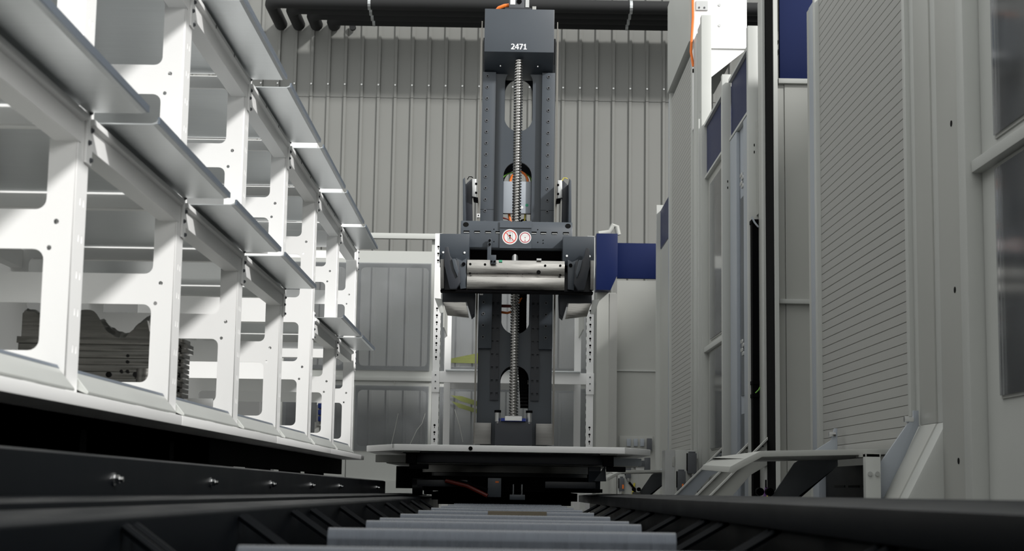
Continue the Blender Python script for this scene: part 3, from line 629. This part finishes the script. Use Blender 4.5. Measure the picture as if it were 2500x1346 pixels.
    box('guide_channel', 'panel_blueish', T, X0 - .004, X0 + .05, s1 + .052, s1 + .20, FL, shut_h, bevel=.003)
    if near: box('guide_clips', 'panel_grey', T, X0 + .0, X0 + .05, s1 + .2, s1 + .27, FL, shut_h)
    # dark plinth under the shutter
    box('plinth', 'rail_black', T, X0 + .02, X0 + .06, s0, s1, FL, .118)
    for k in range(5): box('plinth_slot', 'hole_black', T, X0 + .017, X0 + .022, s0 + .1 + k * .3, s0 + .32 + k * .3, .02, .03)
    if not near:
        # tower above the shutter
        hb = MB().prism([(X0 - .03, shut_h + .03), (X0 + .42, shut_h + .03), (X0 + .42, shut_h + .9), (X0 - .03, shut_h + .9)], 'y', s0 - .02, s1 + .06).build('shutter_housing', 'panel_white', T, bevel=.004)
        box('tower_sheet', 'rack_white', T, X0 - .005, X0 + .455, s0 - .10, s0 - .03, shut_h + .02, shut_h + .9, bevel=.003)
        box('tower_rail', 'rack_white', T, X0 - .0, X0 + .455, s0 - .13, s0 - .101, shut_h - .06, shut_h + .03, bevel=.002)
        box('tower_post', 'rack_white', T, X0 - .005, X0 + .07, s0 - .14, s0 - .05, 3.02, shut_h - .061, bevel=.003)
        MB().prism([(X0 + .071, shut_h - .061), (X0 + .45, shut_h - .061), (X0 + .071, 3.41)], 'y', s0 - .115, s0 - .10).build('gusset_plate', 'rack_white', T)
        for (dx, z) in ((.22, shut_h + .15), (.22, shut_h + .33)): MB().tube([(X0 + dx, s0 - .10, z), (X0 + dx, s0 - .106, z)], .012, 10).build('sheet_bolt', 'aluminium', T)
        sw = box('terminal_plate', 'aluminium', T, X0 + .02, X0 + .12, s0 - .112, s0 - .101, shut_h + .28, shut_h + .36)
        for dx in (.045, .09): MB().tube([(X0 + dx, s0 - .112, shut_h + .30), (X0 + dx, s0 - .116, shut_h + .30)], .009, 10).build('terminal_screw', 'plug_grey', sw)
        MB().tube([(X0 - .015, s0 - .15, shut_h + .6), (X0 - .012, s0 - .16, shut_h + .2), (X0 - .03, s0 - .16, shut_h - .1), (X0 - .01, s0 - .16, 3.55)], .011, 8).build('orange_cable', 'orange', T, smooth=True)
        box('cable_gland', 'hole_black', T, X0 - .015, X0 + .035, s0 - .165, s0 - .141, 3.50, 3.53)
        # rear end of the cell
        box('blue_fascia', 'blue', T, X0 + .02, X0 + .04, Y(15.2), Y(16.2), 2.46, 2.86); box('rear_panel', 'panel_grey', T, X0 + .02, X0 + .04, Y(15.2), Y(16.2), FL, 2.44)
        box('rear_post', 'panel_white', T, X0 - .02, X0 + .05, Y(16.2), Y(16.27), FL, 2.92)
        # inclined struts at the posts
        for (a, ztop) in ((9.44, .31), (10.06, .315), (11.27, .315)):
            st = MB().prism([(X0, ztop), (X0 - .52, ztop - .52), (X0 - .36, ztop - .52), (X0 - .10, ztop - .22), (X0, ztop - .16)], 'y', Y(a), Y(a) + .012).build('strut', 'panel_blueish' if a > 11 else 'panel_grey', T, bevel=.002)
            MB().prism([(X0, ztop + .004), (X0 - .53, ztop - .526), (X0 - .53, ztop - .542), (X0, ztop - .012)], 'y', Y(a) - .03, Y(a)).build('strut_rim', 'panel_white', st, bevel=.002)
            box('strut_slot', 'hole_black', st, X0 - .035, X0 - .015, Y(a) - .0015, Y(a) + .001, ztop - .12, ztop - .075)
            for (dx, dz) in ((-.02, -.05), (-.055, -.115), (.0, -.115)): MB().tube([(X0 + dx - .005, Y(a) - .0015, ztop + dz), (X0 + dx - .005, Y(a) + .001, ztop + dz)], .0045, 8).build('strut_hole', 'hole_black', st)
    else:
        box('rear_panel', 'panel_grey', T, X0 + .05, W, s1 + .28, s1 + .30, FL, shut_h)
    # back of the enclosure
    box('back_wall', 'panel_grey', T, W, W + .03, Y(9.22), Y(16.0) if not near else s1 + .3, FL, fence_h)
    return T
cell(2.05, 2.15, 2.50, 'near grey machine enclosure with closed roller shutter on the right, at picture edge', True)
cell(9.2, 2.93, 3.78, 'far machine enclosure with blue fascia panels and bright white tower beside crane', False)
# loading shelves in front of the shutters
def loader(y0, y1, tip, label):
    T = thing('loading_shelf', label, 'shelf', (1.2, (y0 + y1) / 2, FL), 'loading shelves before the shutters')
    z = .148
    pr = [(1.535, z + .018), (.96, z), (tip + .055, z - .030), (tip, z - .060), (tip - .008, z - .082), (tip + .008, z - .084), (.965, z - .022), (1.535, z - .002)]
    n = len(pr); fr = [(u, y0, w) for u, w in pr]; bk = [(u + (.075 if u < .95 else 0), y1, w + (.026 if u < .95 else 0)) for u, w in pr]
    MB().add(fr + bk, [tuple(range(n))[::-1], tuple(range(n, 2 * n))] + [(i, (i + 1) % n, n + (i + 1) % n, n + i) for i in range(n)]).build('shelf_plate', 'panel_grey', T, bevel=.003)
    # gusset brackets bolted to the shutter frame
    for yy in (y1 - .03,):
        g = MB().prism([(1.53, .29), (1.515, .29), (1.50, .235), (1.33, z - .02), (1.20, -.06), (1.30, -.06), (1.53, z - .03)], 'y', yy - .05, yy - .04).build('gusset', 'panel_blueish', T, bevel=.002)
        MB().tube([(1.52, yy - .05, .262), (1.49, yy - .05, .262)], .013, 8).build('clamp_bolt', 'chrome', T)
    ng = [at(u, w, 5.94) for u, w in ((2236, 1003), (2249, 1003), (2250, 1040), (2160, 1235), (2128, 1235), (2136, 1160), (2226, 1030), (2236, 1022))]
    MB().prism([(p.x - .012, p.z) for p in ng], 'y', y0 - .06, y0 - .045).build('gusset', 'panel_blueish', T, bevel=.002)
    MB().tube([(ng[0].x - .012, y0 - .053, .272), (ng[0].x - .045, y0 - .053, .272)], .012, 8).build('clamp_bolt', 'chrome', T)
    lg = MB().box(1.328, 1.384, y0 - .11, y0 - .065, FL, z - .004).build('leg', 'panel_white', T, bevel=.004); box('leg_cap', 'panel_grey', T, 1.328, 1.384, y0 - .11, y0 + .05, z - .018, z - .003)
    for x in (1.343, 1.370): MB().tube([(x, y0 - .11, .068), (x, y0 - .118, .068)], .009, 8).build('leg_bolt', 'chrome', lg)
    MB().prism([(1.535, z - .015), (1.40, z - .015), (1.16, -.10), (1.16, FL), (1.28, FL), (1.28, -.10), (1.535, .12)], 'y', y1 - .06, y1 - .02).build('support_arm', 'rail_black', T, bevel=.002)
    for x in (1.17, 1.215): MB().tube([(x, y1 - .10, -.005), (x, y1 - .05, -.005)], .018, 16).build('roller', 'black', T, smooth=True)
    box('roller_bracket', 'panel_grey', T, 1.155, 1.23, y1 - .095, y1 - .085, FL, -.03)
    return T
loader(5.99, 7.42, .845, 'pale bent metal loading shelf before the near roller shutter, at right')
loader(13.14, 14.57, .845, 'small distant loading shelf before the far shutter, right of crane platform')
# electrical boxes by the far shutter
EB = thing('control_box', 'pale grey steel control box with hinged door and plugs beside the struts', 'control box', (1.35, 12.0, FL))
Yb = 12.2
def bx(name, m, x0, y0, x1, y1, Ya, Yb_, parent, bevel=.003):
    a, b = at(x0, y1, Ya), at(x1, y0, Ya); return box(name, m, parent, a.x, b.x, Ya, Yb_, a.z, b.z, bevel)
a = at(1648, 1100, Yb); b = at(1702, 1222, Yb)
box('cabinet_body', 'aluminium', EB, a.x - .075, a.x, Yb + .01, Yb + .25, FL, a.z); bx('cabinet_door', 'panel_white', 1648, 1100, 1702, 1240, Yb, Yb + .25, EB)
bx('door_hinge', 'panel_grey', 1642, 1115, 1647, 1140, Yb - .005, Yb + .01, EB)
def plug(T, x, y0, y1, w, Yp, tagc=True):
    hw = w / 2
    p = bx('plug', 'plug_grey', x - hw, y0 + 4, x + hw, y1 - 8, Yp - .05, Yp, T, .005)
    bx('plug_latch', 'plug_grey', x - hw + 3, y0, x + hw - 3, y0 + 4, Yp - .045, Yp, T); bx('plug_latch', 'black', x - hw - 2, y0 + 4, x - hw, y1 - 15, Yp - .04, Yp - .005, T)
    c = at(x, y1 - 8, Yp - .025); MB().tube([(c.x, Yp - .025, c.z + .004), (c.x, Yp - .025, c.z - .028)], .016, 12).build('cable_gland', 'chrome', T, smooth=True)
    if tagc: bx('plug_sticker', 'orange', x + 1, y1 - 24, x + 5, y1 - 14, Yp - .0515, Yp - .05, T, 0)
plug(EB, 1690, 1103, 1165, 22, Yb, False); plug(EB, 1664, 1147, 1206, 20, Yb)
E2 = thing('plug_panel', 'grey terminal panel with black plugs and cables behind the distant shelf', 'plug panel', (1.2, 16.5, FL))
Yc = 16.6
bx('panel_body', 'panel_white', 1507, 1135, 1560, 1250, Yc, Yc + .3, E2); bx('panel_edge', 'panel_grey', 1494, 1135, 1506, 1250, Yc + .01, Yc + .3, E2)
plug(E2, 1534, 1133, 1176, 13, Yc, False); plug(E2, 1518, 1164, 1208, 13, Yc)
bx('socket_unit', 'plug_grey', 1545, 1125, 1575, 1140, Yc - .05, Yc, E2); bx('socket_unit', 'plug_grey', 1574, 1118, 1588, 1148, Yc - .05, Yc + .01, E2); bx('socket_unit', 'plastic_light', 1552, 1141, 1572, 1148, Yc - .03, Yc, E2)
p0, p1 = at(1536, 1178, Yc - .03), at(1552, 1210, Yc - .03); MB().tube([p0, (p0 + p1) / 2 + Vector((.02, 0, 0)), p1], .012, 8).build('black_cable', 'black', E2, smooth=True)
p0, p1 = at(1549, 1180, Yc - .02), at(1543, 1215, Yc - .02); MB().tube([p0, p1], .010, 8).build('earth_cable', 'cable_yellow', E2)
CB = thing('cable_bundle', 'purple and yellow cable tails hanging low beside the far enclosure corner', 'cable', (1.5, 9.1, FL))
for x0, y0, x1, y1, m_ in ((1871, 1190, 1862, 1225, 'cable_purple'), (1873, 1192, 1867, 1225, 'cable_purple'), (1873, 1205, 1868, 1225, 'cable_yellow')):
    MB().tube([at(x0, y0, 9.05), at((x0 + x1) / 2 + 1, (y0 + y1) / 2, 9.05), at(x1, y1, 9.05)], .007, 8).build('cable', m_, CB, smooth=True)
bx('cable_boot', 'black', 1869, 1172, 1872, 1192, 9.04, 9.06, CB)

# ------------------------------------------------------------------ end of the aisle: rear rack, fence, pipes
RR = thing('pallet_station', 'white pallet station with keyhole-slotted posts standing behind the crane', 'rack', (.05, 12.2, FL))
def key_holes(x): 
    h = []
    for z in [.34 + k * .053 for k in range(3)] + [.96 + k * .053 for k in range(8)] + [1.70 + k * .053 for k in range(3)]:
        h.append(circle(x, z + .006, .0085, 10)); h.append(rect(x - .003, x + .003, z - .016, z - .0035))
    return h
for x, s in ((-.535, 1), (.632, -1)):
    fp = plate('post_face', 'rack_white', RR, rect(x - .026, x + .026, FL, 1.915), key_holes(x), 'y', 12.0, 12.003)
    box('post_web', 'rack_white', RR, x + s * .026 - .0015, x + s * .026 + .0015, 12.003, 12.06, FL, 1.915)
    dk = MB()
    for k in range(28): dk.box(x + s * .0276 - .0015, x + s * .0276 + .0015, 12.015, 12.04, .30 + k * .056, .33 + k * .056)
    o = dk.build('web_slot', 'hole_black', RR)
    box('post_inside', 'hole_black', RR, x - .022, x + .022, 12.006, 12.008, FL, 1.90)
    box('rear_post', 'rack_white', RR, x - .026 + s * .06, x + .026 + s * .06, 12.75, 12.80, FL, 1.915)
    box('bracket_plate', 'rack_white', RR, x - .03, x + .03, 11.985, 11.999, .70, .86, bevel=.002)
    for z in (.73, .78, .83): MB().tube([(x, 11.985, z), (x, 11.981, z)], .006, 8).build('bolt', 'plug_grey', RR)
    for yy in (12.03, 12.77): pass
    box('side_brace', 'panel_grey', RR, x + s * .045, x + s * .055, 12.06, 12.75, 1.2, 1.5)
for z0, z1 in ((.775, .86),): box('cross_beam', 'rack_white', RR, -.505, .602, 11.99, 12.03, z0, z1, bevel=.003); box('cross_beam', 'rack_white', RR, -.475, .572, 12.76, 12.80, z0, z1)
pt = box('tray', 'galvanised', None, -.46, .56, 11.95, 12.78, .8605, .872, bevel=.002); tag(pt, 'flat galvanised tray lying on the pallet station behind the crane', 'tray')
# end fence
FE = thing('end_fence', 'white end-of-aisle safety fence with large clear acrylic panes', 'fence', (-.5, 18, FL))
box('top_rail', 'panel_white', FE, -2.55, -.45, 17.96, 18.04, 2.80, 2.862, bevel=.003)
def fpanel(x0, x1, m='panel_white', panes=((1.34, 2.47), (.43, 1.065))):
    holes = [rrect(x0 + .11, x1 - .06, a, b, .05) for a, b in panes]
    plate('fence_panel', m, FE, rect(x0, x1, FL + .3, 2.66), holes, 'y', 18.0, 18.02)
    for a, b in panes: box('pane', 'acrylic', FE, x0 + .08, x1 - .03, 17.985, 17.992, a - .05, b + .05)
    box('mid_rail', m, FE, x0, x1, 17.97, 17.999, 1.17, 1.22, bevel=.003); box('sill_rail', m, FE, x0, x1, 17.95, 18.05, FL, FL + .3)
fpanel(-2.6, -1.80); fpanel(-1.79, -.845); fpanel(-.83, .98)
for x in (-1.795, -.838, .99): box('fence_post', 'panel_white', FE, x - .04, x + .04, 18.03, 18.09, FL, 2.86)
# yellow-green film strips hanging on the pane
yf = MB()
for pts_ in ([(1100, 966), (1128, 968), (1178, 984), (1178, 996), (1125, 980)], [(1102, 980), (1130, 988), (1178, 1004), (1178, 1014), (1120, 996)]):
    yf.prism([(at(x, y, 17.95).x, at(x, y, 17.95).z) for x, y in pts_], 'y', 17.945, 17.955)
tag(yf.build('film_strip', 'yellow_film', None), 'yellow-green protective film strips stuck on the pane left behind mast', 'film')
yf = MB().prism([(at(x, y, 17.95).x, at(x, y, 17.95).z) for x, y in [(1092, 886), (1100, 876), (1170, 862), (1170, 888)]], 'y', 17.945, 17.955).build('film_strip', 'yellow_film', None)
tag(yf, 'yellowish sheet leaning behind the tray of the pallet station', 'film')
for pts_ in ([(955, 1088), (966, 1040), (972, 1010)], [(1000, 1088), (1018, 1050), (1030, 1035), (1038, 1010)], [(962, 940), (964, 930)], [(1110, 1000), (1122, 1040), (1130, 1080)]):
    MB().tube([at(x, y, 17.978) for x, y in pts_], .0035, 5).build('film_crease', 'panel_grey', FE)
# corner enclosure at the far right
EC = thing('corner_enclosure', 'grey corner enclosure with dark blue top at the end of the aisle', 'enclosure', (1.4, 17.9, FL))
box('wall_panel', 'panel_grey', EC, 1.22, 1.95, 17.6, 17.63, FL, 1.29); box('wall_panel', 'panel_grey', EC, 1.22, 1.95, 17.6, 17.63, 1.31, 2.31); box('panel_seam', 'panel_white', EC, 1.20, 1.95, 17.585, 17.63, 1.291, 1.309)
box('blue_fascia', 'blue', EC, 1.22, 1.95, 17.58, 17.63, 2.33, 2.73, bevel=.003)
MB().prism([(.97, 2.79), (1.205, 2.79), (1.205, 2.33), (1.13, 2.16), (.97, 2.16)], 'y', 17.3, 17.55).build('blue_fascia', 'blue', EC, bevel=.004)
box('wall_panel', 'panel_grey', EC, .99, 1.20, 17.45, 17.48, FL, 2.15); box('corner_strip', 'slat_grey', EC, 1.13, 1.215, 17.44, 17.6, FL, 2.14)
bx('plug_plate', 'panel_grey', 1512, 1066, 1594, 1100, 17.58, 17.6, EC); 
for x in (1535, 1552, 1568): bx('socket', 'panel_blueish', x - 5, 1072, x + 5, 1090, 17.56, 17.58, EC)
bx('plug', 'plug_grey', 1580, 1071, 1592, 1100, 17.52, 17.58, EC)
MB().tube([(1.0, 17.4, 2.80), (1.12, 17.4, 2.82), (1.16, 17.4, 2.90), (1.20, 17.4, 2.88), (1.22, 17.4, 2.79)], .03, 10).build('hose', 'panel_grey', EC, smooth=True)
# insulated pipes under the roof
pn = ['nearest to the viewer', 'second from the viewer', 'third from the viewer', 'closest to the wall']
for k in range(4):
    y = 19.0 + .235 * k; x = -3.01 + .23 * k + .02; r = .082; z = 5.90
    m = MB(); path = [(3.2, y, z), (x + .12, y, z)] + [(x + .12 - .12 * math.sin(a), y + .12 - .12 * math.cos(a), z) for a in (.4, .8, 1.2, 1.57)] + [(x, 19.975, z)]
    m.tube(path, r, 16); t = thing('insulated_pipe', 'black insulated pipe high on the back wall, %s of the four' % pn[k], 'pipe', (0, y, z), 'insulated pipes on the back wall')
    m.build('pipe', 'pipe_black', t, smooth=True)
    for bxp in (-1.78, 1.45): MB().tube([(bxp, y, z), (bxp + .035, y, z)], r + .004, 16).build('clamp_band', 'galvanised', t)
t = MB().tube([(-2.06, 19.93, 5.87), (-2.06, 19.98, 5.87)], .042, 16).build('pipe_stub', 'pipe_black', None); tag(t, 'short black capped pipe stub in the back wall beside the pipe ends', 'pipe')
# things seen through the rack
SB = thing('socket_box', 'small grey socket box with three blue sockets seen through the rack', 'socket box', at(783, 1040, 13.5))
box('box_stand', 'panel_grey', SB, -1.62, -1.58, 13.52, 13.58, FL, .52)
bx('box_body', 'panel_grey', 772, 978, 795, 1040, 13.5, 13.6, SB)
for k in range(3):
    bx('blue_socket', 'blue', 776, 985 + k * 16, 788, 997 + k * 16, 13.44, 13.5, SB)
DC = thing('cable_column', 'dark vertical column behind the rack at the left picture edge', 'column', (-2.2, 6.6, FL))
box('column_core', 'rail_black', DC, -2.26, -2.14, 6.55, 6.65, FL, 1.02); box('column_edge', 'panel_grey', DC, -2.135, -2.115, 6.54, 6.66, FL, 1.02)
SP = thing('perforated_plate', 'grey sheet panel with two round holes standing behind the rack', 'plate', (-1.98, 6.7, FL))
pa = [at(x, y, 6.7) for x, y in ((62, 752), (104, 752), (104, 820), (95, 832), (62, 832))]
plate('panel_sheet', 'panel_grey', SP, [(-2.08, FL), (-1.90, FL), (-1.90, .62), (-1.94, .70), (-2.08, .70)], [circle(-1.99, .60, .012), circle(-1.96, .50, .012)], 'y', 6.7, 6.71)
DB = MB().prism([(at(x, y, 7.6).x, at(x, y, 7.6).z) for x, y in ((-60, 600), (86, 652), (90, 658), (88, 665), (60, 664), (-60, 622))], 'y', 7.6, 7.68).build('sloping_beam', 'panel_white', None, bevel=.004)
tag(DB, 'sloping white beam end seen through the nearest rack frame', 'beam')
